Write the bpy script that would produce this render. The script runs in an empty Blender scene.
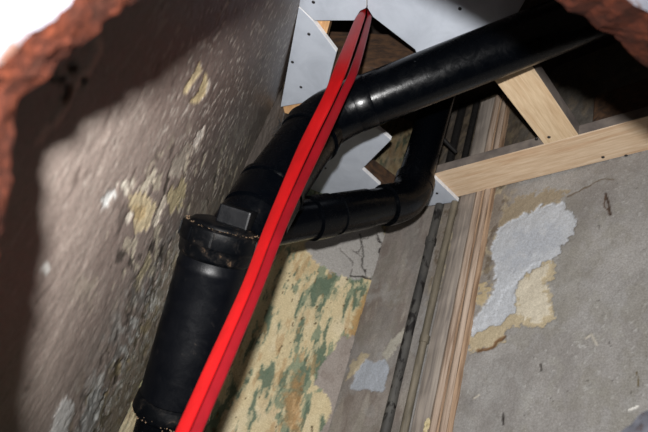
import bpy, bmesh, math, random
import numpy as np
from mathutils import Vector, Matrix
random.seed(7)
S = bpy.context.scene
C = S.collection
# ---------------------------------------------------------------- camera, light, exposure
FPX = 580.0                                   # focal length in pixels of the 648 px wide frame
H0 = 1.2                                      # height of the lens above the floor
CEIL = 1.0                                    # underside of the ceiling above the lens
up = np.array([331., 919., -FPX]); up /= np.linalg.norm(up)
fy = np.array([0, 0, -1.]) - up * (-up[2]); fy /= np.linalg.norm(fy)
fx = np.cross(fy, up)
R = np.array([fx, fy, up])                    # camera axes -> world axes
CAM = np.array([0, 0, H0])
cd = bpy.data.cameras.new('camera'); cam = bpy.data.objects.new('camera', cd); C.objects.link(cam)
cd.sensor_width = 36; cd.lens = FPX / 648 * 36; cd.clip_start = 0.02
m = Matrix([[*R[i], CAM[i]] for i in range(3)] + [[0, 0, 0, 1]])
cam.matrix_world = m
cd.dof.use_dof = True; cd.dof.focus_distance = 1.15; cd.dof.aperture_fstop = 7.5
S.camera = cam
S.view_settings.view_transform = 'Standard'; S.view_settings.look = 'None'
S.view_settings.gamma = 1; S.view_settings.use_curve_mapping = False
S.view_settings.exposure = 0.0
w = bpy.data.worlds.new('world'); S.world = w; w.use_nodes = True
w.node_tree.nodes['Background'].inputs[0].default_value = (1.0, 0.80, 0.66, 1)
w.node_tree.nodes['Background'].inputs[1].default_value = 0.05
ld = bpy.data.lights.new('camera_flash', 'SPOT'); fl = bpy.data.objects.new('camera_flash', ld); C.objects.link(fl)
ld.energy = 122; ld.shadow_soft_size = 0.011; ld.color = (1.0, 0.985, 0.97)
ld.spot_size = math.radians(104); ld.spot_blend = 1.0
FL = CAM + R @ np.array([-0.012, 0.069, 0.060])
fl.matrix_world = Matrix([[*R[i], FL[i]] for i in range(3)] + [[0, 0, 0, 1]])

# ---------------------------------------------------------------- geometry helpers
def ray(px, py): return R @ np.array([px - 324., 216. - py, -FPX]) / FPX
def at(px, py, d): return Vector(CAM + ray(px, py) * d)          # point at camera depth d
def cz(px, py, h=CEIL):                                          # point on a level plane h above the lens
    r = ray(px, py); return Vector(CAM + r * h / r[2])
def lin(c):
    c = np.asarray(c, float) / 255.
    return np.where(c <= 0.04045, c / 12.92, ((c + 0.055) / 1.055) ** 2.4)
def obj(name, bm, mat, parent=None, smooth=False, loc=None):
    me = bpy.data.meshes.new(name)
    if loc is not None: bmesh.ops.translate(bm, verts=bm.verts, vec=-Vector(loc))
    bmesh.ops.recalc_face_normals(bm, faces=bm.faces)
    bm.to_mesh(me); bm.free()
    if mat: me.materials.append(mat)
    if smooth:
        me.shade_smooth()
        try: me.set_sharp_from_angle(angle=math.radians(35))
        except Exception: pass
    o = bpy.data.objects.new(name, me); C.objects.link(o)
    if loc is not None: o.location = loc
    if parent:
        o.parent = parent
        o.matrix_parent_inverse = Matrix.Translation(-parent.location)
        if parent.parent:
            o.matrix_parent_inverse = Matrix.Translation(-Vector(parent['base']))
    return o
def tag(o, label, cat, group=None, kind=None):
    o['label'] = label; o['category'] = cat
    if group: o['group'] = group
    if kind: o['kind'] = kind
    return o
def thing(name, label, cat, loc, group=None):
    o = bpy.data.objects.new(name, None); C.objects.link(o); o.location = loc; o.empty_display_size = 0.02
    return tag(o, label, cat, group)
def frame_of(d):
    d = Vector(d).normalized(); a = Vector((0, 0, 1)) if abs(d.z) < 0.9 else Vector((1, 0, 0))
    u = d.cross(a).normalized(); return u, d.cross(u).normalized(), d
def add_tube(bm, pts, rad, n=28, cap=True, prof=None, ref=None):
    """sweep a circle (or a profile of 2D points) along pts, radius per point"""
    pts = [Vector(p) for p in pts]
    if not hasattr(rad, '__len__'): rad = [rad] * len(pts)
    ta = []
    for i in range(len(pts)):
        j, k = max(i - 1, 0), min(i + 1, len(pts) - 1)
        v = pts[k] - pts[j]
        if v.length < 1e-7: v = ta[-1] if ta else Vector((0, 0, 1))
        ta.append(v.normalized())
    u, v, _ = frame_of(ta[0])
    if ref is not None:
        u = (Vector(ref) - ta[0] * Vector(ref).dot(ta[0])).normalized(); v = ta[0].cross(u)
    rings = []
    for i, p in enumerate(pts):
        if i: 
            u = (u - ta[i] * u.dot(ta[i])).normalized(); v = ta[i].cross(u)
        r = rad[i]
        pr = prof if prof else [(math.cos(2 * math.pi * q / n), math.sin(2 * math.pi * q / n)) for q in range(n)]
        rings.append([bm.verts.new(p + u * (a * r) + v * (b * r)) for a, b in pr])
    for a, b in zip(rings, rings[1:]):
        for q in range(len(a)):
            bm.faces.new((a[q], a[(q + 1) % len(a)], b[(q + 1) % len(a)], b[q]))
    if cap:
        bm.faces.new(rings[0][::-1]); bm.faces.new(rings[-1])
def lathe(bm, a, b, prof, n=48):
    """profile [(distance along a->b, radius)]"""
    a, b = Vector(a), Vector(b); d = (b - a).normalized(); u, v, _ = frame_of(d)
    rings = []
    for t, r in prof:
        rings.append([bm.verts.new(a + d * t + u * (math.cos(2 * math.pi * q / n) * r) + v * (math.sin(2 * math.pi * q / n) * r)) for q in range(n)])
    for p, q_ in zip(rings, rings[1:]):
        for q in range(n): bm.faces.new((p[q], p[(q + 1) % n], q_[(q + 1) % n], q_[q]))
    bm.faces.new(rings[0][::-1]); bm.faces.new(rings[-1])
def prism(bm, pts, thick, dirv=(0, 0, 1), bevel=0.0):
    t = Vector(dirv) * thick
    a = [bm.verts.new(p) for p in pts]; b = [bm.verts.new(Vector(p) + t) for p in pts]
    fs = [bm.faces.new(a), bm.faces.new(b[::-1])]
    for i in range(len(a)):
        j = (i + 1) % len(a); fs.append(bm.faces.new((a[i], b[i], b[j], a[j])))
    if bevel:
        bmesh.ops.recalc_face_normals(bm, faces=fs)
        ed = list({e for f in fs for e in f.edges})
        bmesh.ops.bevel(bm, geom=ed, offset=bevel, segments=2, affect='EDGES', profile=0.6)
def bez(p0, p1, p2, n=10):
    return [p0 * (1 - t) ** 2 + p1 * (2 * t * (1 - t)) + p2 * t * t for t in [i / n for i in range(n + 1)]]

# ---------------------------------------------------------------- numpy noise for wear painted on the plaster
rng = np.random.default_rng(11)
TBL = rng.random((256, 256))
def vnoise(x, y, seed=0):
    x = x + seed * 37.7; y = y + seed * 91.3
    xi = np.floor(x).astype(int); yi = np.floor(y).astype(int); a = x - xi; b = y - yi
    a = a * a * (3 - 2 * a); b = b * b * (3 - 2 * b)
    g = lambda i, j: TBL[(xi + i) & 255, (yi + j) & 255]
    return (g(0, 0) * (1 - a) + g(1, 0) * a) * (1 - b) + (g(0, 1) * (1 - a) + g(1, 1) * a) * b
def fbm(x, y, seed=0, o=4):
    s = 0; amp = 1; t = 0
    for k in range(o):
        ca, sa = math.cos(.6 + k * 1.1), math.sin(.6 + k * 1.1); q = 2.03 ** k
        s = s + amp * vnoise((x * ca - y * sa) * q, (x * sa + y * ca) * q, seed + k * 3); t += amp; amp *= 0.55
    return s / t
def sdpoly(X, Y, poly):
    """signed distance in pixels to an outline, positive inside"""
    P = np.array(poly, float); d = np.full(X.shape, 1e9); inside = np.zeros(X.shape, bool)
    for i in range(len(P)):
        a, b = P[i], P[(i + 1) % len(P)]
        e = b - a; wx = X - a[0]; wy = Y - a[1]
        t = np.clip((wx * e[0] + wy * e[1]) / (e @ e + 1e-9), 0, 1)
        d = np.minimum(d, np.hypot(wx - e[0] * t, wy - e[1] * t))
        c = ((a[1] > Y) != (b[1] > Y)) & (X < (b[0] - a[0]) * (Y - a[1]) / (b[1] - a[1] + 1e-12) + a[0])
        inside ^= c
    return np.where(inside, d, -d)
def sstep(x, a, b):
    t = np.clip((x - a) / (b - a), 0, 1); return t * t * (3 - 2 * t)
class Painter:
    """albedo and relief of one plaster face on a grid of wall coordinates s (along) and z (up).
    X, Y are where a wall point lies in the photograph, used only to place stains, peeled paint and painted shade."""
    def __init__(self, s, z, X, Y, base):
        self.s, self.z, self.X, self.Y = s, z, X, Y
        self.c = np.zeros(s.shape + (3,)) + lin(base); self.h = np.zeros(s.shape)
    def mix(self, mask, col, h=0.0):
        self.c = self.c * (1 - mask[..., None]) + lin(col) * mask[..., None]; self.h += mask * h
    def mul(self, f): self.c *= f[..., None]
    def n(self, fs, fz, seed, o=4): return fbm(self.s * fs, self.z * fz, seed, o)
    def blob(self, poly, col, h=0.0, rough=8, freq=60, soft=0.8, seed=0, fz=None, amt=1.0):
        fz = fz or freq
        d = sdpoly(self.X, self.Y, poly) + (self.n(freq, fz, seed + 50) - 0.5) * 2 * rough + (self.n(freq * 3.3, fz * 3.3, seed + 55, 3) - 0.5) * 1.3 * rough
        mk = sstep(d, -soft, soft) * amt
        self.mix(mk, col, h); return mk
    def line(self, pts, width, col, h=0.0, wob=3, freq=40, seed=0, amt=1.0):
        d = np.full(self.s.shape, 1e9)
        nx = (self.n(freq, freq, seed + 7) - 0.5) * 2 * wob; ny = (self.n(freq, freq, seed + 17) - 0.5) * 2 * wob
        X = self.X + nx; Y = self.Y + ny
        for a, b in zip(pts, pts[1:]):
            a = np.array(a, float); b = np.array(b, float); e = b - a
            t = np.clip(((X - a[0]) * e[0] + (Y - a[1]) * e[1]) / (e @ e), 0, 1)
            d = np.minimum(d, np.hypot(X - a[0] - e[0] * t, Y - a[1] - e[1] * t))
        mk = sstep(-d, -width, -width * 0.3) * amt
        self.mix(mk, col, h); return mk
def clipd(p): return R.T @ (p - CAM)

# ---------------------------------------------------------------- materials
def nodes(name):
    M = bpy.data.materials.new(name); M.use_nodes = True
    nt = M.node_tree; b = nt.nodes['Principled BSDF']; return M, nt, b
def N(nt, t, **k):
    n = nt.nodes.new(t)
    for a, v in k.items(): setattr(n, a, v)
    return n
def noise(nt, scale, detail=4, rough=0.6, vec=None, dist=0.0):
    n = N(nt, 'ShaderNodeTexNoise'); n.inputs['Scale'].default_value = scale; n.inputs['Detail'].default_value = detail
    n.inputs['Roughness'].default_value = rough; n.inputs['Distortion'].default_value = dist
    if vec: nt.links.new(vec, n.inputs['Vector'])
    return n.outputs['Fac']
def ramp(nt, fac, stops):
    r = N(nt, 'ShaderNodeValToRGB'); nt.links.new(fac, r.inputs[0]); e = r.color_ramp.elements
    while len(e) < len(stops): e.new(0.5)
    for k, (p, c) in zip(e, stops): k.position = p; k.color = (*lin(c), 1)
    return r.outputs[0]
def bump(nt, b, h, strength, dist=0.002, prev=None):
    n = N(nt, 'ShaderNodeBump'); n.inputs['Strength'].default_value = strength; n.inputs['Distance'].default_value = dist
    nt.links.new(h, n.inputs['Height'])
    if prev: nt.links.new(prev, n.inputs['Normal'])
    nt.links.new(n.outputs[0], b.inputs['Normal']); return n.outputs[0]
def coords(nt, scale=(1, 1, 1), rot=(0, 0, 0)):
    t = N(nt, 'ShaderNodeTexCoord'); mp = N(nt, 'ShaderNodeMapping'); mp.inputs['Scale'].default_value = scale
    mp.inputs['Rotation'].default_value = rot
    nt.links.new(t.outputs['Object'], mp.inputs[0]); return mp.outputs[0]
def mulc(nt, a, b, fac=1.0):
    x = N(nt, 'ShaderNodeMix', data_type='RGBA', blend_type='MULTIPLY'); x.inputs[0].default_value = fac
    nt.links.new(a, x.inputs[6]); nt.links.new(b, x.inputs[7]); return x.outputs[2]

def plaster_mat(name, rough=0.7, bs=0.5):
    M, nt, b = nodes(name)
    a = N(nt, 'ShaderNodeAttribute', attribute_name='paint')
    v = coords(nt)
    g = ramp(nt, noise(nt, 260, 5, 0.7, v), [(0.3, (205, 203, 200)), (0.7, (255, 255, 255))])
    nt.links.new(mulc(nt, a.outputs['Color'], g), b.inputs['Base Color'])
    b.inputs['Roughness'].default_value = rough
    p = bump(nt, b, noise(nt, 90, 6, 0.65, v), bs, 0.004)
    bump(nt, b, noise(nt, 500, 3, 0.7, v), bs * 0.5, 0.001, p)
    return M
M_left = plaster_mat('gloss_painted_plaster', 0.45, 0.16)
M_back = plaster_mat('old_distemper', 0.75, 0.25)

def plain(name, c1, c2, scale=30, rough=0.7, bs=0.3, stretch=(1, 1, 1), rot=(0, 0, 0), detail=5, dist=0.002, lo=0.35, hi=0.65):
    M, nt, b = nodes(name); v = coords(nt, stretch, rot); f = noise(nt, scale, detail, 0.62, v, 0.4)
    nt.links.new(ramp(nt, f, [(lo, c1), (hi, c2)]), b.inputs['Base Color']); b.inputs['Roughness'].default_value = rough
    bump(nt, b, f, bs, dist); return M
M_board = plain('plasterboard_paper', (158, 164, 174), (172, 178, 188), 14, 0.8, 0.05)
M_boardedge = plain('gypsum_edge', (200, 200, 202), (225, 225, 226), 60, 0.9, 0.3)
M_screw = plain('black_screw', (14, 13, 13), (30, 28, 27), 200, 0.5, 0.1)
M_dark = plain('dark_old_boards', (26, 20, 16), (52, 38, 28), 18, 0.9, 0.5, (6, 1, 1))
M_oldwood = plain('old_brown_timber', (40, 27, 18), (78, 54, 34), 16, 0.8, 0.5, (1, 5, 5))
M_floor = plain('dusty_floorboards', (70, 58, 46), (100, 84, 68), 12, 0.8, 0.3, (5, 1, 1))
def pine(name, direction, c=((206, 182, 154), (214, 192, 166), (198, 168, 138))):
    """pine with grain running along a world direction"""
    M, nt, b = nodes(name); t = N(nt, 'ShaderNodeTexCoord')
    u, v, d = frame_of(direction)
    dots = []
    for axis, sc in ((u, 26.0), (v, 26.0), (d, 1.9)):
        q = N(nt, 'ShaderNodeVectorMath', operation='DOT_PRODUCT'); nt.links.new(t.outputs['Object'], q.inputs[0]); q.inputs[1].default_value = axis * sc
        dots.append(q.outputs['Value'])
    cx = N(nt, 'ShaderNodeCombineXYZ')
    for i in range(3): nt.links.new(dots[i], cx.inputs[i])
    f = noise(nt, 1.6, 3, 0.5, cx.outputs[0], 1.3); f2 = noise(nt, 9, 4, 0.7, cx.outputs[0], 0.3)
    a = ramp(nt, f, [(0.30, c[2]), (0.42, c[0]), (0.55, c[1]), (0.72, c[0])])
    g = ramp(nt, f2, [(0.3, (222, 214, 205)), (0.7, (255, 255, 255))])
    nt.links.new(mulc(nt, a, g), b.inputs['Base Color']); b.inputs['Roughness'].default_value = 0.65
    bump(nt, b, f2, 0.2, 0.001); return M
def pvc(name, dirt=0.0, base=(2, 3, 5), ro=(118, 165)):
    M, nt, b = nodes(name); v = coords(nt)
    f = noise(nt, 45, 6, 0.7, v, 0.6); f2 = noise(nt, 230, 4, 0.7, v)
    d = ramp(nt, f, [(0.60 - dirt, base), (0.68 - dirt * 0.7, tuple(np.array(base) + (16, 13, 10))), (0.80 - dirt * 0.6, (96, 76, 58)), (0.95, (128, 108, 88))])
    nt.links.new(d, b.inputs['Base Color'])
    rr = ramp(nt, f, [(0.35, (ro[0],) * 3), (0.75, (ro[1],) * 3)]); nt.links.new(rr, b.inputs['Roughness'])
    b.inputs['Specular IOR Level'].default_value = 0.2
    p = bump(nt, b, f2, 0.08, 0.001); bump(nt, b, f, 0.18, 0.002, p); return M
M_pvc = pvc('black_pipe_plastic', -.06); M_pvcd = pvc('dusty_black_pipe_plastic', -.02, (3, 4, 7), (160, 190))
M_pvcr = pvc('dusty_rim_plastic', 0.07, (3, 4, 6), (150, 190))

# ---------------------------------------------------------------- the plan of the room
CL = np.array([-0.222, 1.18]); LD = np.array([0.016, -0.32]); LD = LD / np.linalg.norm(LD)      # left wall, running from the far corner to the camera
P1 = np.array([-0.100, 1.55]); P2 = np.array([0.200, 1.565])
RD = np.array([0.288, -0.422]); RD = RD / np.linalg.norm(RD)
def wall_grid(name, p, d, s, z, base, fn, mat, cull=None):
    """plaster wall through plan point p along d; s, z numpy arrays of grid lines"""
    nrm = np.array([-d[1], d[0]])
    if nrm @ (np.array([0, 0.5]) - p) < 0: nrm = -nrm
    Sg, Zg = np.meshgrid(s, z, indexing='ij')
    W = np.stack([p[0] + d[0] * Sg, p[1] + d[1] * Sg, Zg + H0], -1)
    Q = (W - CAM) @ R
    dep = np.maximum(-Q[..., 2], 0.05)
    X = 324 + FPX * Q[..., 0] / dep; Y = 216 - FPX * Q[..., 1] / dep
    pt = Painter(Sg, Zg, X, Y, base); fn(pt)
    W = W + np.concatenate([nrm, [0]]) * pt.h[..., None]
    ns, nz = Sg.shape
    idx = np.arange(ns * nz).reshape(ns, nz)
    F = np.stack([idx[:-1, :-1], idx[1:, :-1], idx[1:, 1:], idx[:-1, 1:]], -1).reshape(-1, 4)
    if cull is not None:
        ok = -Q[..., 2].reshape(-1) > cull
        F = F[ok[F].all(1)]
    me = bpy.data.meshes.new(name)
    me.vertices.add(ns * nz); me.vertices.foreach_set('co', W.reshape(-1).astype(np.float32))
    me.loops.add(len(F) * 4); me.loops.foreach_set('vertex_index', F.reshape(-1).astype(np.int32))
    me.polygons.add(len(F)); me.polygons.foreach_set('loop_start', (np.arange(len(F)) * 4).astype(np.int32))
    me.update(calc_edges=True)
    at_ = me.color_attributes.new('paint', 'FLOAT_COLOR', 'POINT')
    col = np.concatenate([np.clip(pt.c, 0, 1), np.ones(Sg.shape + (1,))], -1)
    at_.data.foreach_set('color', col.reshape(-1).astype(np.float32))
    me.shade_smooth(); me.materials.append(mat)
    o = bpy.data.objects.new(name, me); C.objects.link(o); o['kind'] = 'structure'
    if cull is not None:                       # drop the loose vertices behind the broken wall
        b = bmesh.new(); b.from_mesh(me)
        bmesh.ops.delete(b, geom=[q for q in b.verts if not q.link_faces], context='VERTS'); b.to_mesh(me); b.free()
    return o
def zl(step): return np.concatenate([[-1.2, -0.6, -0.3, -0.2], np.arange(-0.12, 1.06, step), np.arange(1.07, 1.6, 0.008)])

def paint_left(p):
    X, Y = p.X, p.Y
    a = p.n(9, 9, 1); p.mix(sstep(a, .45, .7) * .45, (148, 136, 128)); p.mix(sstep(p.n(14, 6, 2), .5, .75) * .35, (118, 104, 97))
    p.mix(sstep(X, 175, 215) * .5, (104, 92, 87))  # darker past the crease: the more grazing light is painted in
    # fine ripples of old brushwork and tiny bare flecks
    p.h += (p.n(40, 24, 5) - .5) * .0014 + (p.n(170, 90, 6) - .5) * .0007
    near = sstep(X, 120, 220)
    fl = sstep(p.n(120, 50, 8, 3), .70, .74) * (.1 + .9 * near); p.mix(fl, (186, 178, 168), -.0005)
    fl = sstep(p.n(210, 90, 9, 3), .71, .75) * (.2 + .8 * near); p.mix(fl, (205, 198, 188), -.0004)
    fl = sstep(p.n(90, 60, 19, 3), .76, .80); p.mix(fl * .8, (84, 74, 68), -.0003)
    # worn, mottled band that follows the corner
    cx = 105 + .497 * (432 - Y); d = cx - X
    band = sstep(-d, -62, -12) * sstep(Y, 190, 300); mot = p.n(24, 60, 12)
    p.mix(band * sstep(mot, .46, .56) * .85, (134, 132, 128), -.0015)
    p.mix(band * sstep(p.n(34, 84, 13), .58, .64), (182, 182, 178), .0005)
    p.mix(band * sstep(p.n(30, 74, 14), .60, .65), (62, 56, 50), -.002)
    p.mix(band * sstep(p.n(18, 40, 15), .62, .70) * .7, (120, 108, 78), -.001)
    b2 = sstep(-d, -26, -4) * sstep(Y, 90, 130) * (1 - sstep(Y, 220, 260)); p.mix(b2 * sstep(mot, .47, .6) * .7, (150, 146, 136), -.001)
    p.mix(sstep(-d, -9, -3) * .55, (78, 72, 68), 0)  # light falloff into the corner, painted as a smooth darker edge
    # larger torn flecks towards the corner
    zc = sstep(-d, -120, -60) * sstep(Y, 110, 170) * (1 - sstep(Y, 250, 330))
    p.mix(zc * sstep(p.n(26, 44, 16, 5), .635, .655), (176, 168, 150), -.0008); p.mix(zc * sstep(p.n(30, 50, 17, 5), .66, .69), (66, 60, 54), -.0008)
    # peeled patches
    kw = dict(h=-.0010, rough=5.5, freq=30, fz=75, soft=.8)
    p.blob([(129, 196), (140, 192), (150, 197), (156, 212), (150, 226), (138, 235), (134, 224), (131, 208)], (204, 190, 156), seed=1, **kw)
    p.blob([(133, 206), (144, 204), (146, 218), (138, 224)], (186, 162, 116), seed=2, **kw, amt=.7)
    p.blob([(168, 192), (178, 184), (187, 176), (187, 194), (180, 208), (172, 214), (168, 204)], (182, 170, 136), seed=3, **kw)
    p.blob([(120, 184), (127, 178), (132, 182), (126, 193)], (206, 200, 186), seed=4, **kw)
    p.blob([(139, 190), (145, 176), (155, 170), (154, 182), (146, 192)], (198, 190, 172), seed=5, **kw)
    p.blob([(101, 200), (108, 192), (115, 192), (112, 204), (103, 207)], (206, 208, 206), seed=6, **kw)
    p.blob([(168, 178), (172, 160), (184, 148), (196, 138), (197, 148), (186, 164), (178, 178)], (166, 158, 146), seed=7, **kw)
    p.blob([(183, 92), (190, 80), (199, 63), (202, 70), (195, 82), (187, 94)], (204, 188, 150), seed=8, h=-.0014, rough=2.2, freq=60)
    p.blob([(191, 102), (199, 92), (205, 72), (208, 80), (205, 95), (196, 104)], (196, 180, 140), seed=9, h=-.0014, rough=2.2, freq=60)
    p.blob([(192, 146), (198, 132), (204, 126), (203, 136), (196, 148)], (206, 200, 190), seed=10, h=-.0014, rough=2.5, freq=60)
    p.blob([(124, 220), (130, 210), (134, 214), (128, 226)], (204, 198, 184), seed=11, h=-.001, rough=2.5, freq=60)
    p.blob([(152, 222), (158, 206), (166, 196), (164, 208), (156, 226)], (196, 188, 172), seed=12, h=-.001, rough=3, freq=60)
    p.blob([(134, 286), (141, 268), (150, 252), (152, 262), (143, 280), (137, 292)], (160, 150, 124), seed=13, h=-.001, rough=3.5, freq=60)
    p.blob([(50, 440), (57, 404), (66, 396), (74, 408), (68, 440)], (196, 196, 194), seed=14, h=.001, rough=6, freq=60, amt=.85)
    p.blob([(78, 436), (88, 402), (100, 388), (104, 404), (94, 436)], (150, 152, 150), seed=15, h=.0008, rough=7, freq=60, amt=.7)
    p.blob([(42, 270), (47, 262), (50, 268), (46, 276)], (200, 200, 196), seed=16, rough=2, freq=60)
    # chipped plaster in the upper left with a paler torn edge
    p.blob([(20, 96), (62, 50), (96, 38), (88, 70), (66, 104), (40, 142), (10, 140)], (118, 96, 86), seed=20, h=-.0010, rough=4, freq=40, amt=.6)
    p.line([(98, 40), (100, 52), (88, 72), (78, 84), (66, 106), (54, 124), (40, 142)], 4.5, (206, 172, 158), h=.0006, wob=6, freq=60, seed=3, amt=.85)
    for q, c in enumerate([(62, 80), (68, 88), (57, 76), (84, 80), (76, 68), (66, 96)]):
        p.blob([(c[0] - 4, c[1]), (c[0], c[1] - 5), (c[0] + 4, c[1]), (c[0], c[1] + 5)], (40, 26, 20), seed=30 + q, h=-.003, rough=4, freq=70)
    p.line([(205, 262), (96, 300), (100, 420)], 1.0, (90, 78, 70), seed=5, amt=.0)

def paint_back(p):
    X, Y = p.X, p.Y
    # cream distemper
    a = p.n(7, 5, 31); p.mix(sstep(a, .42, .68) * .75, (204, 188, 150)); p.mix(sstep(p.n(10, 8, 32), .55, .75) * .6, (214, 202, 172))
    p.mix(sstep(p.n(16, 9, 33), .58, .74) * .4, (172, 142, 98))
    p.h += (p.n(40, 26, 34) - .5) * .004
    # green undercoat showing in vertical streaks
    g = p.n(24, 6.5, 35, 5); g2 = p.n(90, 30, 36, 4)
    zone = sstep(p.n(5, 2.4, 37, 3), .36, .56)
    up_ = sstep(-Y, -380, -250)
    g3 = p.n(60, 15, 45, 5)
    p.mix(sstep(g3 + (g - .5) * .7 + .05 * zone + .05 * up_, .575, .60) * .6, (146, 150, 122), -.0006)
    p.mix(sstep(g + (g2 - .5) * .6 + .05 * zone + .035 * up_, .60, .64) * .9, (122, 135, 110), -.0010)
    p.mix(sstep(g3 + (g - .5) * .8 + .05 * zone + .05 * up_, .64, .66) * .9, (88, 106, 86), -.0010)
    p.mix(sstep(p.n(90, 40, 38), .74, .78), (96, 84, 56), -.0015)
    p.mix(sstep(p.n(50, 14, 46, 5), .60, .66) * .5, (170, 134, 86))
    p.mix(sstep(p.n(60, 24, 39), .66, .71) * .5, (216, 202, 164), .0006)
    # paler strip low against the left wall
    p.mix(sstep(-X, -140, -128) * sstep(Y, 300, 340) * .6, (176, 166, 142))
    # the narrow return next to the corner carries the brown-grey paint, higher up
    p.blob([(120, 60), (330, 60), (330, 128), (300, 150), (262, 170), (232, 240), (190, 300), (120, 300)], (96, 88, 82), h=.001, rough=4, freq=50, seed=38)
    # brown damp run
    p.blob([(288, 432), (284, 400), (291, 376), (300, 372), (300, 400), (296, 440)], (170, 128, 76), seed=39, rough=7, freq=40, soft=6, amt=.7)
    # ochre beside the crack
    p.blob([(345, 345), (352, 318), (366, 292), (382, 284), (386, 292), (368, 312), (358, 336)], (168, 134, 84), seed=40, rough=4, freq=50, soft=2, amt=.9)
    # grey plaster right of the ragged edge
    p.blob([(440, 190), (388, 214), (386, 256), (388, 276), (376, 292), (364, 312), (358, 336), (341, 338), (331, 352), (316, 375), (314, 384), (329, 398), (331, 414), (316, 440), (500, 470), (520, 190)],
           (150, 141, 134), seed=41, h=.002, rough=3, freq=60)
    e = p.n(30, 20, 43); inside = sdpoly(X, Y, [(440, 190), (388, 214), (388, 276), (364, 312), (341, 338), (316, 375), (331, 400), (316, 440), (500, 470), (520, 190)]) > 3
    p.mix(inside * sstep(e, .5, .7) * .5, (130, 118, 110))
    p.line([(388, 276), (378, 292), (363, 316), (350, 364), (334, 420), (328, 440)], 1.4, (62, 54, 48), -.002, seed=59, wob=3)
    # loose grey skim under the pipe, cracked, with a torn lower edge
    p.blob([(304, 246), (330, 225), (352, 215), (380, 214), (384, 232), (388, 256), (390, 279), (372, 277), (352, 279), (338, 276), (326, 268), (314, 260)], (160, 157, 153), seed=44, h=.0045, rough=3.0, freq=70)
    p.line([(360, 236), (364, 250), (363, 268), (366, 277)], 1.0, (60, 56, 52), -.003, seed=45, wob=4)
    p.line([(377, 234), (380, 250), (386, 270)], 1.0, (54, 48, 46), -.003, seed=46, wob=4)
    p.line([(340, 250), (352, 262), (350, 276)], .8, (96, 92, 88), -.002, seed=47, wob=4)
    p.line([(350, 276), (364, 277), (376, 281), (390, 280)], 1.1, (48, 42, 36), -.004, seed=48, wob=2)
    p.line([(366, 238), (354, 252), (362, 256)], .8, (88, 84, 80), -.002, seed=49, wob=5)
    p.line([(372, 282), (384, 284), (390, 282)], 3, (204, 186, 140), .001, seed=50, wob=3)

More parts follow.
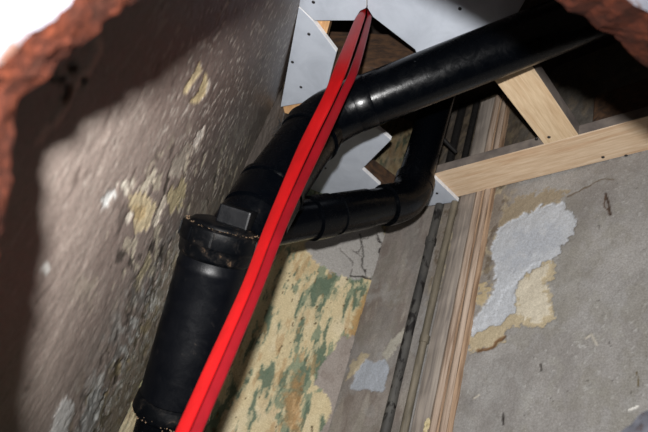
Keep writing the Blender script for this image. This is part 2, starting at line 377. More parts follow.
def paint_right(p):
    X, Y = p.X, p.Y
    a = p.n(6, 6, 61); p.mix(sstep(a, .4, .7) * .6, (154, 152, 150)); p.mix(sstep(p.n(11, 9, 62), .5, .72) * .5, (130, 126, 122))
    p.mix(sstep(p.n(70, 55, 63), .64, .72) * .3, (152, 151, 150), .0004); p.mix(sstep(p.n(36, 30, 68), .62, .72) * .35, (150, 148, 140), .0004)
    p.mix(sstep(p.n(120, 120, 64), .72, .76) * .8, (172, 171, 168), .0006); p.mix(sstep(p.n(80, 80, 69), .79, .82) * .8, (72, 68, 64), -.0008)
    p.h += (p.n(30, 22, 65) - .5) * .004 + (p.n(100, 80, 66) - .5) * .0012
    edge = 655 - (655 - 449) * (Y + 703) / 1135.                # plaster left of the architrave
    left = sstep(edge - 45 - X, 0, 4)
    p.mix(left * .9, (142, 133, 126)); p.mix(left * sstep(p.n(26, 9, 67), .5, .7) * .6, (118, 106, 98)); p.mix(left * sstep(p.n(34, 8, 98), .58, .68) * .5, (166, 160, 150))
    p.mix(sstep(p.n(5, 9, 94), .50, .68) * .5, (166, 163, 160)); p.mix(sstep(p.n(8, 5, 95), .54, .70) * .5, (126, 122, 119))
    p.mix(sstep(p.n(16, 12, 96), .58, .66) * .3, (128, 124, 112)); p.mix(sstep(p.n(22, 20, 97), .60, .64) * .35, (158, 157, 155), .0005)
    # brownish stain beside the architrave
    st = sstep(-(X - edge), -34, -6) * (1 - left) * sstep(-Y, -330, -250)
    p.mix(st * .6, (120, 106, 90)); p.mix(st * sstep(p.n(60, 36, 70), .55, .64) * .8, (168, 156, 132), .0008); p.mix(st * sstep(p.n(60, 36, 71), .60, .66) * .7, (92, 78, 60), -.001)
    # seam next to the fold and the small pale square
    p.blob([(350, 389), (356, 372), (365, 359), (376, 362), (387, 359), (389, 371), (383, 392), (368, 390)], (170, 176, 186), seed=72, h=-.0015, rough=1.6, freq=60)
    p.blob([(382, 352), (392, 340), (404, 328), (403, 340), (393, 352), (387, 361)], (182, 178, 166), seed=73, h=.001, rough=3, freq=60, amt=.85)
    p.blob([(345, 382), (350, 366), (362, 352), (370, 354), (360, 366), (352, 378)], (186, 172, 142), seed=74, h=.001, rough=3, freq=60, amt=.8)
    # cream crumbs and ochre lath mud around the big peeled patch
    p.blob([(498, 226), (505, 208), (522, 196), (545, 190), (567, 192), (562, 202), (530, 214), (512, 230)], (152, 138, 114), seed=75, h=-.001, rough=6, freq=50, amt=.85)
    p.blob([(512, 280), (530, 266), (551, 256), (556, 268), (548, 286), (552, 302), (556, 318), (540, 328), (522, 322), (508, 330), (497, 346), (468, 353), (466, 336), (488, 318)], (182, 168, 140), seed=76, h=-.002, rough=6, freq=50)
    p.blob([(516, 286), (530, 272), (548, 264), (543, 284), (548, 304), (552, 314), (536, 322), (516, 312)], (206, 198, 180), seed=77, h=.0015, rough=8, freq=60, amt=.85)
    p.line([(476, 352), (494, 346), (504, 336)], 3, (118, 88, 58), -.0015, seed=78, wob=4)
    p.blob([(476, 300), (482, 286), (492, 282), (490, 298), (480, 306)], (186, 168, 132), seed=79, h=.0015, rough=6, freq=60, amt=.9)
    # pale blue-grey coat
    p.blob([(492, 250), (500, 228), (514, 218), (529, 212), (545, 204), (563, 203), (573, 214), (575, 228), (571, 240), (561, 247), (557, 257), (540, 263), (524, 275), (516, 290), (514, 312), (496, 324), (470, 337), (468, 324), (486, 306), (495, 288), (494, 270)],
           (188, 192, 198), seed=80, h=-.003, rough=4.2, freq=55, soft=.6)
    p.blob([(504, 258), (520, 236), (548, 222), (560, 230), (544, 250), (516, 268)], (172, 177, 186), seed=81, rough=12, freq=35, soft=5, amt=.7)
    p.mix((sdpoly(X, Y, [(500, 228), (563, 203), (575, 228), (557, 257), (524, 275), (514, 312), (470, 335), (495, 288)]) > 0) * sstep(p.n(70, 70, 83), .62, .68) * .7, (190, 193, 198))
    p.blob([(560, 262), (574, 244), (590, 240), (584, 300), (556, 330), (552, 300)], (140, 136, 128), seed=82, rough=10, freq=30, soft=5, amt=.4)
    # isolated marks
    p.line([(606, 194), (608, 204), (610, 214)], 1.8, (64, 48, 36), -.002, seed=84, wob=2)
    p.line([(606, 196), (604, 206), (609, 213)], .9, (80, 60, 46), -.001, seed=85, wob=2)
    p.line([(503, 414), (503, 424)], 1.5, (44, 38, 34), -.002, seed=86, wob=1)
    p.line([(540, 364), (541, 370)], 1.6, (66, 60, 54), -.002, seed=87, wob=1)
    p.line([(637, 372), (639, 386)], 1.1, (96, 84, 56), -.001, seed=88, wob=1)
    p.line([(630, 410), (638, 407)], 2.0, (232, 230, 224), .001, seed=89, wob=1)
    p.line([(586, 338), (592, 334), (597, 344)], 1.7, (180, 174, 162), .001, seed=90, wob=2)
    p.line([(474, 398), (479, 395)], 1.6, (190, 184, 172), .001, seed=91, wob=2)
    p.line([(460, 352), (454, 380), (449, 410), (444, 440)], 2.6, (176, 172, 166), .001, seed=92, wob=2)
    p.line([(566, 196), (600, 180), (612, 178)], 1.0, (104, 92, 78), -.001, seed=93, wob=3)

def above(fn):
    """dimness of the void painted into the dirty plaster above the ceiling boards"""
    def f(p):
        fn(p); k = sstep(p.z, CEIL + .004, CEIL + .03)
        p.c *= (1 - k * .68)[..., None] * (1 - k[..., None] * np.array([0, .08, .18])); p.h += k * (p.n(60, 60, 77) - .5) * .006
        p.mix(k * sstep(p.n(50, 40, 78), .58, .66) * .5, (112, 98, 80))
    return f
M_l = M_left
dl = np.concatenate([np.arange(0, .5, .0032), np.arange(.5, 1.2, .003)])
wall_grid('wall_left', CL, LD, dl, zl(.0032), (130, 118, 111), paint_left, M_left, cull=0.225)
dcb = (P1 - CL) / np.linalg.norm(P1 - CL); L1 = np.linalg.norm(P1 - CL)
L2 = np.linalg.norm(P2 - P1)
# the back wall turns by two blunt folds: one mesh whose plan follows the polyline
def wall_back():
    step = .003
    pts = [CL + dcb * t for t in np.arange(0, L1, step)] + [P1 + (P2 - P1) / L2 * t for t in np.arange(0, L2 + 1e-6, step)]
    pts = np.array(pts)
    k = 15; ext = np.concatenate([np.repeat(pts[:1], k, 0), pts, np.repeat(pts[-1:], k, 0)])       # blunt the fold a little
    sm = np.array([ext[i:i + 2 * k + 1].mean(0) for i in range(len(pts))])
    wgt = np.clip(np.minimum(np.arange(len(pts)), np.arange(len(pts))[::-1]) / k, 0, 1)[:, None]
    pts = pts * (1 - wgt) + sm * wgt
    z = zl(.003); s = np.concatenate([[0], np.cumsum(np.linalg.norm(np.diff(pts, axis=0), axis=1))])
    Sg, Zg = np.meshgrid(s, z, indexing='ij')
    W = np.stack([np.repeat(pts[:, :1], len(z), 1), np.repeat(pts[:, 1:], len(z), 1), Zg + H0], -1)
    Q = (W - CAM) @ R; dep = -Q[..., 2]
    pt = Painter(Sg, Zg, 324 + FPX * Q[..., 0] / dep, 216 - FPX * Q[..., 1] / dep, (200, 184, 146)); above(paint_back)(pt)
    tn = np.gradient(pts, axis=0); tn /= np.linalg.norm(tn, axis=1)[:, None]
    nr = np.stack([tn[:, 1], -tn[:, 0], 0 * tn[:, 0]], -1)
    W = W + nr[:, None, :] * pt.h[..., None]
    ns, nz = Sg.shape; idx = np.arange(ns * nz).reshape(ns, nz)
    F = np.stack([idx[:-1, :-1], idx[1:, :-1], idx[1:, 1:], idx[:-1, 1:]], -1).reshape(-1, 4)
    me = bpy.data.meshes.new('wall_back')
    me.vertices.add(ns * nz); me.vertices.foreach_set('co', W.reshape(-1).astype(np.float32))
    me.loops.add(len(F) * 4); me.loops.foreach_set('vertex_index', F.reshape(-1).astype(np.int32))
    me.polygons.add(len(F)); me.polygons.foreach_set('loop_start', (np.arange(len(F)) * 4).astype(np.int32))
    me.update(calc_edges=True)
    a = me.color_attributes.new('paint', 'FLOAT_COLOR', 'POINT')
    a.data.foreach_set('color', np.concatenate([np.clip(pt.c, 0, 1), np.ones(Sg.shape + (1,))], -1).reshape(-1).astype(np.float32))
    me.shade_smooth(); me.materials.append(M_back)
    o = bpy.data.objects.new('wall_back', me); C.objects.link(o); o['kind'] = 'structure'
wall_back()
sr = np.concatenate([np.arange(-.004, .95, .003), np.arange(.96, 1.6, .02)])
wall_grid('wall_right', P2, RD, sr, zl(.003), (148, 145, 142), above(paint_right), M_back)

# floor and the dark boards of the floor above
bm = bmesh.new(); prism(bm, [Vector((-1.2, -1.2, -.02)), Vector((1.8, -1.2, -.02)), Vector((1.8, 2, -.02)), Vector((-1.2, 2, -.02))], .02)
o = obj('floor', bm, M_floor); o['kind'] = 'structure'
ce = bpy.data.objects.new('ceiling', None); C.objects.link(ce); ce['kind'] = 'structure'; ce.location = (0, 0, H0 + 1.42)
for i in range(12):
    bm = bmesh.new(); x = -.35 + i * .125
    y1 = 1.0 if i > 7 else 1.66
    prism(bm, [Vector((x, -.2, H0 + 1.42 + random.uniform(0, .004))), Vector((x + .121, -.2, H0 + 1.42)), Vector((x + .121, y1, H0 + 1.42)), Vector((x, y1, H0 + 1.42))], .022)
    obj('plank', bm, M_dark, ce)

# ---------------------------------------------------------------- timbers of the ceiling
def screw(parent, p, nrm, r=.0038, d=.002):
    bm = bmesh.new(); p = Vector(p); nrm = Vector(nrm)
    lathe(bm, p - nrm * .004, p + nrm * d, [(0, r * .5), (.003, r * .5), (.004, r), (.004 + d * .6, r), (.004 + d, r * .75)], 14)
    return obj('screw', bm, M_screw, parent)
DN = Vector((0, 0, -1))
ZB = CEIL + .0128
def timber(name, label, plan, z, h, mat, screws=(), group=None, bev=.0018, side=None):
    """timber from four plan corners (a, b along one long edge, c, d back along the other)"""
    c = sum((Vector((p.x, p.y, 0)) for p in plan), Vector()) / 4
    t = thing(name, label, 'timber', (c.x, c.y, H0 + z), group)
    bm = bmesh.new(); prism(bm, [Vector((p.x, p.y, H0 + z)) for p in plan], h, bevel=bev)
    body = obj('beam_body', bm, mat, t)
    for q in screws: screw(t, q, DN)
    return t, body
# lower pine batten along the wall (underside meets the wall at the lower edge)
a, b = cz(441, 201), cz(655, 148.5)
c_, d_ = cz(655, 116), cz(436, 173)
ex = (b - a).normalized()
dirB = ex.copy(); 
M_pineB = pine('pine_batten_grain', dirB)
M_pineSide = plain('grey_pine_side', (92, 84, 80), (122, 112, 104), 20, 0.8, 0.3)  # near side faces are greyer and darker than the undersides
b2 = b + ex * .25; c2 = c_ + ex * .25
a2 = a - ex * .02
n_in = Vector((-ex.y, ex.x, 0)); 
if n_in.y > 0: n_in = -n_in
tB, bodyB = timber('ceiling_batten', 'long pale pine batten running along the grey wall under the ceiling', [a2, b2, c2, d_ - ex * .02], CEIL, .030, M_pineB, [cz(603, 157), cz(626, 155.5)])
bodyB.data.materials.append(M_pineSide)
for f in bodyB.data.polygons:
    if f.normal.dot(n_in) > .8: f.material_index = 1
# rafter meeting it
r0, r1, r2, r3 = cz(497, 84), cz(545.5, 146.5), cz(580, 137), cz(538, 68)
rd = (r1 - r0).normalized()
M_pineR = pine('pine_rafter_grain', rd, ((208, 184, 152), (214, 192, 160), (203, 177, 143)))
tR, bodyR = timber('ceiling_batten', 'short pale pine cross batten butting the long batten beside the void', [r0 - rd * .30, r1, r2, r3 - rd * .30], CEIL + .0005, .034, M_pineR, [cz(549, 137), cz(536.5, 138.5)])
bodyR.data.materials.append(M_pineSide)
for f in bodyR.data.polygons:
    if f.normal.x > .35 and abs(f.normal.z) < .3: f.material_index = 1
# batten over the plasterboard beside the left wall
M_pineL = pine('pine_wall_batten_grain', (LD[0], LD[1], 0), ((196, 150, 104), (212, 170, 124), (176, 124, 80)))
la = [cz(283, 121, ZB), cz(306, 113, ZB), cz(332.5, 22, ZB), cz(306, 20, ZB)]
ldv = Vector((LD[0], LD[1], 0))
timber('ceiling_batten', 'pine batten against the brown wall, showing past the corner of the white boards', [Vector((-.2125, 1.255, 0)), Vector((-.142, 1.255, 0)), Vector((-.128, .62, 0)), Vector((-.186, .62, 0))], ZB, .045, M_pineL)
# old brown timbers up in the void
def joist(label, pts, z, h):
    return timber('old_joist', label, pts, z, h, M_oldwood, bev=.004)
joist('old brown joist seen through the hole behind the red cable', [Vector((-.16, 1.20, 0)), Vector((.10, 1.10, 0)), Vector((.10, .99, 0)), Vector((-.16, 1.09, 0))], 1.06, .13)
joist('brown timber end in the dark void right of the cross batten', [Vector((.60, 1.02, 0)), Vector((.74, .82, 0)), Vector((.66, .76, 0)), Vector((.52, .96, 0))], 1.05, .10)
joist('brown strip of timber in the notch of the offcut board', [Vector((.02, 1.42, 0)), Vector((.20, 1.50, 0)), Vector((.22, 1.45, 0)), Vector((.04, 1.36, 0))], ZB + .002, .05)

# a tuft of torn plaster hair where walls and ceiling meet
bm = bmesh.new(); h0 = at(276, 132, 1.42)
for k in range(9):
    a_ = h0 + Vector((random.uniform(-.012, .012), random.uniform(-.01, .01), random.uniform(-.01, .01)))
    b_ = a_ + Vector((random.uniform(-.01, .03), random.uniform(-.03, .0), random.uniform(.015, .045)))
    add_tube(bm, bez(a_, (a_ + b_) / 2 + Vector((.006, 0, .004)), b_, 5), .0009, 5)
tag(obj('plaster_hair', bm, M_screw, loc=h0), 'small tuft of dark hairs sticking out where brown wall meets the ceiling behind the pipe', 'tuft')
# ---------------------------------------------------------------- plasterboard
def board(label, px, screws=(), z=CEIL):
    pts = [cz(*q, z) for q in px]; c = sum(pts, Vector()) / len(pts)
    t = thing('plasterboard', label, 'plasterboard', (c.x, c.y, H0 + z))
    bm = bmesh.new(); prism(bm, pts, .0125, bevel=.0012)
    p = obj('board_panel', bm, M_board, t); p.data.materials.append(M_boardedge)
    for f in p.data.polygons:
        if abs(f.normal.z) < .5: f.material_index = 1
    for q in screws: screw(t, cz(*q, z), DN)
    return t
board('white plasterboard strip beside the brown wall with its corner cut away', [(298.6, 7.2), (280.5, 107), (318, 100), (326, 92), (336.5, 52), (313.3, 21.3), (302, 10)], [(309, 34), (292.5, 62), (301, 87)])
board('white plasterboard over the top of the red cable, left of the joint', [(312, -70), (299, 5.6), (302.4, 9.2), (314.5, 20.6), (354, 20.6), (360, 11), (366.2, 8), (366.8, -70)], [(313.5, 2)])
board('large white plasterboard sheet right of the joint above the black pipe', [(367.8, -70), (367.4, 8), (373, 17), (415, 49.5), (422, 66), (470, 60), (508, 30), (560, -60)], [(460, 8.5)])
board('white notched plasterboard offcut framed by the black pipes', [(330, 130), (306, 160), (306, 187.5), (330, 203), (378, 205), (380, 185.5), (362, 169), (391, 140), (379, 129.5), (356, 118)], [(325.5, 168)])
board('small white triangular plasterboard offcut under the end of the long batten', [(424, 168), (458.5, 201.5), (405, 209.5), (408, 180)], [(437, 193.2)], CEIL - .0129)

# ---------------------------------------------------------------- soil pipe
A = at(223.5, 227, .905); B = at(172, 410, .93)
ax = (B - A).normalized(); 
soil = thing('soil_pipe', 'thick black soil pipe with capped top rising to an angled run under the ceiling', 'pipe', B + ax * .25)
def part(name, bm, mat=None, smooth=True, parent=None): return obj(name, bm, mat or M_pvc, parent or soil, smooth)
bm = bmesh.new()
lathe(bm, A + ax * .050, B, [(0, .0545), (.012, .0548), (.014, .0556), (.021, .0556), (.023, .0550), (.10, .0557), (.20, .0565), (.232, .0568)], 64)
body = part('inspection_body', bm, M_pvcd)
bm = bmesh.new()
lathe(bm, A, B, [(-.001, .046), (0, .0600), (.003, .0628), (.026, .0632), (.029, .0615), (.031, .0600), (.045, .0590), (.049, .0572), (.052, .054)], 64)
rim = part('socket_rim', bm, M_pvcr)
# grip lugs round the rim
u_, v_, _ = frame_of(ax)
for k in range(10):
    an = 2 * math.pi * k / 10 + .25; rr = u_ * math.cos(an) + v_ * math.sin(an); tt = ax.cross(rr)
    bm = bmesh.new(); c = A + ax * .015 + rr * .0628
    prism(bm, [c + tt * s_ * .0028 + rr * o_ for s_, o_ in ((-1, -.002), (1, -.002), (.6, .0022), (-.6, .0022))], .020, ax); bmesh.ops.translate(bm, verts=bm.verts, vec=-ax * .010)
    obj('grip_rib', bm, M_pvcr, soil)
bm = bmesh.new()
lathe(bm, A - ax * .009, A + ax * .002, [(0, .040), (.002, .048), (.006, .052), (.011, .053)], 64)
capo = part('access_cap', bm, M_pvcr); capo['base'] = tuple(capo.matrix_world.translation)
# square plug on the cap
camdir = (Vector(CAM) - A).normalized(); side = ax.cross(camdir).normalized(); outw = side.cross(ax).normalized()
ps = side * math.cos(.32) - outw * math.sin(.32); pq = ax.cross(ps)
bm = bmesh.new(); pc = A + side * (.0165 if side.dot(Vector(R[:, 0])) > 0 else -.0165) - ax * .006
prism(bm, [pc + ps * a_ * .026 + pq * b_ * .022 for a_, b_ in ((-1, -1), (1, -1), (1, 1), (-1, 1))], .030, -ax, bevel=.003)
part('square_plug', bm, M_pvcd, False)
# spigot socket at the foot
bm = bmesh.new()
LB = (B - A).length
lathe(bm, A + ax * (LB - .024), B, [(0, .0560), (.003, .0595), (.014, .0615), (.024, .0625), (.028, .0605), (.030, .0520)], 64)
part('foot_collar', bm, M_pvcr)
bm = bmesh.new(); add_tube(bm, [B - ax * .02, B + ax * .6], .0500, 48); part('lower_pipe', bm, M_pvc)
# angled arm, bend, upper run
J = A + ax * .085
K0 = at(262, 206, .985); K1 = at(291, 158, 1.07)
bend_c = at(321, 119, 1.14); U0 = at(375, 97, 1.14); U1 = at(640, -6, 1.085)
bm = bmesh.new(); add_tube(bm, [J, K0 + (K0 - J) * .0], [.054, .056], 48); part('branch_arm', bm, M_pvc)
dk = (K1 - K0).normalized()
bm = bmesh.new(); lathe(bm, K0 - dk * .030, K1, [(0, .050), (.002, .0585), (.045, .0590), (.058, .0590), (.061, .0560), (.064, .0558)], 56); part('arm_socket', bm, M_pvc)
bm = bmesh.new(); lathe(bm, K0 + dk * .034, K1, [(0, .055), (.001, .0600), (.010, .0602), (.012, .0570)], 56); part('socket_ring', bm, M_pvc)
run = (U1 - U0).normalized(); 
sb = bend_c - dk * .055; eb = bend_c + run * .075
bpts = [K0 + dk * .03] + bez(sb, bend_c, eb, 12) + [eb + run * .02]
bm = bmesh.new(); add_tube(bm, bpts, [.0548] * (len(bpts) - 6) + [.0544, .054, .0536, .0532, .0528, .0524], 56); part('bend', bm, M_pvc)
bm = bmesh.new(); lathe(bm, sb - dk * .012, sb, [(0, .055), (.001, .0585), (.030, .0585), (.034, .055)], 56); part('socket_ring', bm, M_pvc)
bm = bmesh.new(); lathe(bm, eb - run * .006, U1, [(0, .0530), (.002, .0536), (.030, .0532), (.034, .0520)], 56); part('socket_ring', bm, M_pvc)
bm = bmesh.new(); add_tube(bm, [eb, U1 + run * .25], .0518, 56); part('upper_run', bm, M_pvc)
# plaster crumbs and cobweb dust on the cap
M_crumb = plain('plaster_crumbs', (70, 54, 40), (128, 104, 80), 80, .9, .5)
bm = bmesh.new()
for k in range(200):
    an = random.uniform(0, 2 * math.pi); rad = random.uniform(.044, .0605)
    c = A + (u_ * math.cos(an) + v_ * math.sin(an)) * rad - ax * random.uniform(.0, .001)
    bmesh.ops.create_icosphere(bm, subdivisions=1, radius=random.uniform(.0003, .0012), matrix=Matrix.Translation(c) @ Matrix.Rotation(random.uniform(0, 3), 4, 'Z') @ Matrix.Diagonal((random.uniform(1, 2.2), 1, .6, 1)))
for k in range(90):
    an = random.uniform(0, 2 * math.pi); rad = .0610 + random.uniform(0, .0012)
    c = B + (u_ * math.cos(an) + v_ * math.sin(an)) * rad + ax * random.uniform(-.004, .006)
    bmesh.ops.create_icosphere(bm, subdivisions=1, radius=random.uniform(.0005, .0015), matrix=Matrix.Translation(c))
o = obj('crumbs', bm, M_crumb, soil); o['kind'] = 'stuff'

# waste pipe: level run, elbow, riser behind the big pipe
W0 = at(262, 227, 1.13); W1 = at(409, 201, 1.40); W2 = W1 + Vector((0.012, 0.01, 1)) * .60
waste = thing('waste_pipe', 'thinner black waste pipe crossing level to an elbow and rising into the ceiling', 'pipe', (W0 + W1) / 2)
def wpart(name, bm, mat=None, smooth=True): return obj(name, bm, mat or M_pvc, waste, smooth)
dw = (W1 - W0).normalized(); Lw = (W1 - W0).length
bm = bmesh.new(); add_tube(bm, [W0, W0 + dw * (Lw - .05)], .0425, 48); wpart('level_pipe', bm)
el0 = W1 - dw * .05; rz = (W2 - W1).normalized(); el1 = W1 + rz * .05
bm = bmesh.new(); add_tube(bm, [el0 - dw * .02] + bez(el0, W1, el1, 14) + [el1 + rz * .02], .0475, 56); wpart('elbow', bm)
bm = bmesh.new(); add_tube(bm, [el1, W2], .0425, 48); wpart('riser_pipe', bm)
def ring(fr, r0, r1, ln, name='collar'):
    bm = bmesh.new(); lathe(bm, W0 + dw * (Lw * fr), W1, [(0, r0), (.002, r1), (ln, r1), (ln + .003, r0)], 56); wpart(name, bm)
ring(.28, .0426, .0480, .050); ring(.44, .0426, .0455, .095); ring(.80, .0430, .0495, .030)
bm = bmesh.new(); lathe(bm, el1 - rz * .004, W2, [(0, .045), (.002, .0490), (.026, .0490), (.029, .0425)], 56); wpart('collar', bm)

# ---------------------------------------------------------------- red cable, two flat strands
def red_mat(name, c1, c2):
    M, nt, b = nodes(name); v = coords(nt, (1, 1, .3)); f = noise(nt, 60, 4, .6, v)
    nt.links.new(ramp(nt, f, [(.3, c1), (.7, c2)]), b.inputs['Base Color']); b.inputs['Roughness'].default_value = .38
    b.inputs['Specular IOR Level'].default_value = .45; bump(nt, b, f, .1, .001); return M
M_red = red_mat('bright_red_sheath', (126, 9, 12), (142, 12, 14)); M_red2 = red_mat('crimson_sheath', (92, 7, 14), (108, 9, 18))
top = at(366, 16, 1.245)
cab = thing('red_cable', 'bright red flat double cable hanging from a hole in the ceiling boards', 'cable', at(190, 440, .56))
def strip_prof(w, t, n=6, ridge=0):
    """rounded flat section; ridge gives the raised fold along the middle"""
    pts = []
    for k in range(n + 1):
        a_ = -math.pi / 2 + math.pi * k / n; pts.append((w - t + math.cos(a_) * t, math.sin(a_) * t))
    pts.append((0, t + ridge))
    for k in range(n + 1):
        a_ = math.pi / 2 + math.pi * k / n; pts.append((-w + t + math.cos(a_) * t, math.sin(a_) * t))
    return pts
camx = Vector(R[:, 0]); camz = Vector(R[:, 2])
def strand(pxs, name, mat, wd, th, twist, ridge):
    P = [at(*q) for q in pxs]
    # smooth path
    out = []
    for i in range(len(P) - 1):
        p0 = P[max(i - 1, 0)]; p1 = P[i]; p2 = P[i + 1]; p3 = P[min(i + 2, len(P) - 1)]
        for k in range(10):
            t = k / 10
            out.append(.5 * ((2 * p1) + (p2 - p0) * t + (2 * p0 - 5 * p1 + 4 * p2 - p3) * t * t + (3 * p1 - p0 - 3 * p2 + p3) * t ** 3))
    out.append(P[-1])
    bm = bmesh.new(); pr = strip_prof(1.0, th, 6, ridge)
    wl = [float(np.interp(i / 10, range(len(P)), wd)) for i in range(len(out))]
    add_tube(bm, out, wl, prof=pr, ref=camx * math.cos(twist) + camz * math.sin(twist))
    return obj(name, bm, mat, cab, True)
cab_rows = [(2, 363, 370, 1.29), (12, 360, 370, 1.228), (21, 354, 371, 1.19), (67, 334.5, 359, 1.045), (96, 323, 346, .995), (144, 299, 323.5, .945), (198, 276, 297.5, .86), (240, 259, 279.5, .79), (288, 240.5, 261, .725), (360, 207.5, 231, .64), (432, 175, 200, .565), (500, 144, 172, .50)]
strand([(a_ + .29 * (b_ - a_), y_, d_) for y_, a_, b_, d_ in cab_rows], 'cable_strand', M_red, [.295 * (b_ - a_) * d_ / FPX for y_, a_, b_, d_ in cab_rows], .30, .25, .12)
strand([(b_ - .15 * (b_ - a_), y_, d_ + .012 * min(1, 100 / max(y_, 1)) + .002) for y_, a_, b_, d_ in cab_rows], 'cable_strand', M_red2, [(.15 + .09 * min(1, y_ / 220)) * (b_ - a_) * d_ / FPX for y_, a_, b_, d_ in cab_rows], .42, -.5, .05)

# ---------------------------------------------------------------- conduits and architrave on the right wall
nR = Vector((-RD[1], RD[0], 0)); 
if nR.y > 0: nR = -nR
def onR(px, py, off=0.0):
    """s along the right wall of the point seen at px, py, at distance off in front of the plaster"""
    r = ray(px, py)[:2]; n2 = np.array([nR.x, nR.y]); p = P2 + n2 * off
    t = (p @ n2) / (r @ n2); return (r * t - p) @ RD
def wR(s, off, z): q = P2 + RD * s; return Vector((q[0], q[1], H0 + z)) + nR * off
def rod(name, label, cat, px, py, wpx, off, mat, brackets=(), ztop=1.38):
    s = onR(px, py, off); s1 = onR(px + wpx / 2, py, off); r = abs(s1 - s)
    r = wpx / 2 / FPX * float(-clipd(np.array(wR(s, off, 0)) * np.array([1, 1, 0]) + np.array([0, 0, H0 + .1]))[2])
    t = thing(name, label, cat, wR(s, off, -1.2))
    bm = bmesh.new(); add_tube(bm, [wR(s, off, CEIL + .03), wR(s, off, ztop + .02)], r * 1.04, 20); obj('upper_length', bm, M_screw, t, True)  # near-black, so the shade of the void is in the colour
    bm = bmesh.new(); zs = np.linspace(-1.2, CEIL + .035, 60)
    add_tube(bm, [wR(s + .0015 * math.sin(z_ * 5 + px), off, z_) for z_ in zs], [r * (1 + .03 * math.sin(z_ * 40)) for z_ in zs], 20)
    obj('tube_wall', bm, mat, t, True)
    for zb in brackets:
        bm = bmesh.new(); lathe(bm, wR(s, off, zb), wR(s, off, zb + .03), [(0, r), (.001, r * 1.25), (.02, r * 1.25), (.021, r)], 20); obj('pipe_clip', bm, mat, t, True)
    return t
def rusty():
    M, nt, b = nodes('rusted_grey_conduit'); v = coords(nt, (1, 1, .55)); f = noise(nt, 55, 5, .65, v, .5); g = noise(nt, 20, 3, .5, v)
    base = ramp(nt, g, [(.35, (44, 43, 42)), (.65, (74, 72, 68))]); sp = ramp(nt, f, [(.40, (58, 30, 20)), (.46, (255, 255, 255))])
    nt.links.new(mulc(nt, base, sp), b.inputs['Base Color']); b.inputs['Roughness'].default_value = .7; bump(nt, b, f, .3, .001); return M
M_cond = rusty()
M_olive = plain('olive_painted_pipe', (80, 74, 62), (112, 104, 90), 60, .7, .3, (1, 1, .2))
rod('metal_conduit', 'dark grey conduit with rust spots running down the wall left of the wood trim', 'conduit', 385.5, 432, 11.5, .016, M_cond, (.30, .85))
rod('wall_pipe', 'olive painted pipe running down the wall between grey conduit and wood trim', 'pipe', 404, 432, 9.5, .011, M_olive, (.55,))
# architrave: flat board plus a moulding of raw wood ridges
s_bd0, s_bd1 = onR(410, 432, .012), onR(427.5, 432, .012); s_m0, s_m1 = s_bd1, onR(448, 432, .016)
M_gboard = plain('worn_grey_board', (112, 104, 98), (150, 140, 130), 90, .8, .4, (1, 1, .06))
M_raw = plain('raw_stripped_wood', (104, 80, 60), (160, 134, 110), 130, .75, .4, (1, 1, .05), detail=6)
M_raw2 = plain('scraped_pale_wood', (120, 100, 84), (170, 152, 136), 110, .75, .4, (1, 1, .05), detail=6)
tr = thing('door_architrave', 'worn wooden architrave with stripped brown moulding ridges set into the plaster', 'architrave', wR(s_m0, .01, -1.2))
def extr(name, prof, mat, z0=-1.2, z1=1.38):
    bm = bmesh.new(); zs = np.linspace(z0, z1, 90); rings = []
    for z_ in zs:
        rings.append([bm.verts.new(wR(s + .0006 * math.sin(z_ * 60 + s * 900), o_ + .0005 * math.sin(z_ * 43 + s * 700), z_)) for s, o_ in prof])
    for p, q in zip(rings, rings[1:]):
        for k in range(len(p)): bm.faces.new((p[k], p[(k + 1) % len(p)], q[(k + 1) % len(p)], q[k]))
    bm.faces.new(rings[0]); bm.faces.new(rings[-1][::-1])
    return obj(name, bm, mat, tr, True)
wb = s_bd1 - s_bd0
extr('flat_board', [(s_bd0, -.004), (s_bd0, .011), (s_bd0 + .003, .013), (s_bd1 - .002, .013), (s_bd1, .012), (s_bd1, -.004)], M_gboard)
wm = s_m1 - s_m0
for k, (f0, f1, o_, mt) in enumerate([(0, .36, .016, M_raw2), (.36, .52, .014, M_raw), (.52, .84, .018, M_raw2), (.84, 1.0, .015, M_raw)]):
    x0, x1 = s_m0 + wm * f0, s_m0 + wm * f1; n = 8
    prof = [(x0, -.004)] + [(x0 + (x1 - x0) * i / n, o_ - .006 + .006 * math.sin(math.pi * i / n)) for i in range(n + 1)] + [(x1, -.004)]
    extr('moulding_ridge', prof, mt)
# old filler crumbs clinging to the board edge
bm = bmesh.new()
for k in range(70):
    z_ = random.choice([random.uniform(.10, .22), random.uniform(.24, .36)]); s_ = s_bd1 + random.gauss(-.004, .002)
    bmesh.ops.create_icosphere(bm, subdivisions=1, radius=random.uniform(.002, .005), matrix=Matrix.Translation(wR(s_, .013, z_)) @ Matrix.Diagonal((1, 1, 1.9, 1)))
for v in bm.verts: v.co += Vector((random.uniform(-1, 1), random.uniform(-1, 1), random.uniform(-1, 1))) * .0008
M_filler = plain('yellowed_filler', (164, 150, 112), (190, 178, 144), 80, .9, .4)
o = obj('filler_crumbs', bm, M_filler, tr); o['kind'] = 'stuff'
# thin dark tube added for a slanting shadow in the void, beside the riser
bm = bmesh.new(); add_tube(bm, bez(at(425, 118, 1.62), at(440, 136, 1.64), at(456, 152, 1.66), 12), .0060, 12)
tag(obj('shadow_tube', bm, M_screw, smooth=True, loc=at(440, 136, 1.64)), 'added dark tube standing in for a shadow slanting between riser and conduits inside the ceiling void', 'cable')

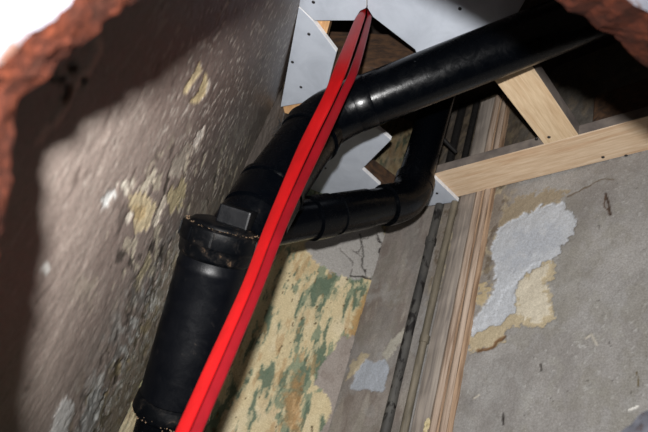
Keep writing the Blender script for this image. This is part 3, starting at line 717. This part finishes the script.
# ---------------------------------------------------------------- the broken wall the photographer looks through
FT = .893                                                      # the face is a tenth nearer than the back edge
def zb(px):                                                   # the wall runs away to the right
    return 1 / np.maximum(1 / .235 + (1 / .46 - 1 / .235) * np.asarray(px) / 648., 1.5)
opening = [(-4, 262), (7, 228), (13, 180), (14, 140), (16, 120), (22, 98), (36, 85), (50, 75), (66, 58), (83, 45), (108, 22), (135, 0), (210, -70), (300, -155), (345, -160), (385, -130), (429, -98), (456, -80), (500, -48), (538, -16), (557, 0), (568, 12),
           (582, 17), (596, 30), (612, 36), (630, 55), (648, 68), (700, 110), (745, 250), (720, 350), (662, 402), (642, 412), (630, 424), (614, 436), (560, 490), (300, 530), (80, 530), (-30, 480), (-22, 350)]
def densify(poly, step=5.0):
    out = []
    for i in range(len(poly)):
        a_ = np.array(poly[i], float); b_ = np.array(poly[(i + 1) % len(poly)], float); n = max(1, int(np.linalg.norm(b_ - a_) / step))
        out += [a_ + (b_ - a_) * k / n for k in range(n)]
    return np.array(out)
op = densify(opening)
ctr = np.array([324., 216.]); arc = np.arange(len(op)) * 5.0
bm = bmesh.new(); rows = []
NR = 9
for r in range(NR):
    t = r / (NR - 1); d = zb(op[:, 0]) * (1 + (FT - 1) * t)
    xyz = (op - ctr) / FPX * zb(op[:, 0])[:, None]                # straight back from the face
    rad = xyz / np.linalg.norm(xyz, axis=1)[:, None]
    jit = (fbm(arc * .05, np.full(len(op), t * 3.0), 3, 4) - .5) * .005 + (fbm(arc * .25, np.full(len(op), t * 9.0), 5, 3) - .5) * .002
    bulge = .003 * math.sin(math.pi * t) - .002
    xyz = xyz + rad * (jit - bulge * .5)[:, None] + rad * (.001 * t)
    dz = (fbm(arc * .08, np.full(len(op), t * 4.0), 9, 3) - .5) * .004
    rows.append([bm.verts.new(Vector(CAM + R @ np.array([xyz[i, 0], -xyz[i, 1], -(d[i] + dz[i] * (0 if r in (0,) else 1))]))) for i in range(len(op))])
# front face out to the edge of the slab, back face the same
def outer(fac, grow):
    q = ctr + (op - ctr) * grow; z = zb(q[:, 0]); out = []
    for i in range(len(op)):
        v = (q[i] - ctr) / FPX * z[i]
        out.append(bm.verts.new(Vector(CAM + R @ np.array([v[0], -v[1], -(z[i] * fac + (fbm(np.array([arc[i] * .05]), np.array([grow * 9.]), 21, 3)[0] - .5) * .003)]))))
    return out
fr = [rows[-1]] + [outer(FT, g) for g in (1.05, 1.1, 1.16, 1.25, 1.36, 1.5)]
bk = [rows[0]] + [outer(1.0, g) for g in (1.2, 1.5)]
mi = {}
def strip(a_, b_, m_):
    for i in range(len(a_)):
        j = (i + 1) % len(a_); f = bm.faces.new((a_[i], a_[j], b_[j], b_[i])); f.material_index = m_; f.smooth = m_ != 1
for a_, b_ in zip(rows, rows[1:]):
    strip(a_, b_, 1)
bm.faces.ensure_lookup_table()
for f in bm.faces:                                            # the lower right corner keeps its whitewash round the edge
    q = clipd(np.array(f.calc_center_median())); px_ = 324 + FPX * q[0] / -q[2]; py_ = 216 - FPX * q[1] / -q[2]
    if px_ > 540 and py_ > 330: f.material_index = 0
for a_, b_ in zip(fr, fr[1:]): strip(a_, b_, 0)
for a_, b_ in zip(bk, bk[1:]): strip(b_, a_, 1)
strip(fr[-1], bk[-1], 1)
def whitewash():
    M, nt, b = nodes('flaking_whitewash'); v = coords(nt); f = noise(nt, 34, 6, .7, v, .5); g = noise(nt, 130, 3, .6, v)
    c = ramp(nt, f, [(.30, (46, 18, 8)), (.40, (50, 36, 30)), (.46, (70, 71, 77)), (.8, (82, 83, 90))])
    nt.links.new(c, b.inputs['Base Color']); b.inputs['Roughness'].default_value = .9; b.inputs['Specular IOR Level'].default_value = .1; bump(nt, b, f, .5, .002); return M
def terracotta():
    M, nt, b = nodes('broken_terracotta'); v = coords(nt); f = noise(nt, 70, 6, .75, v, .4)
    c = ramp(nt, f, [(.30, (18, 6, 2)), (.48, (38, 13, 5)), (.62, (52, 20, 7)), (.8, (62, 38, 26))])
    nt.links.new(c, b.inputs['Base Color']); b.inputs['Roughness'].default_value = .95; b.inputs['Specular IOR Level'].default_value = .1; bump(nt, b, f, .8, .003); return M
Mw, Mt = whitewash(), terracotta()
o = obj('wall_front', bm, Mw); o.data.materials.append(Mt); o['kind'] = 'structure'
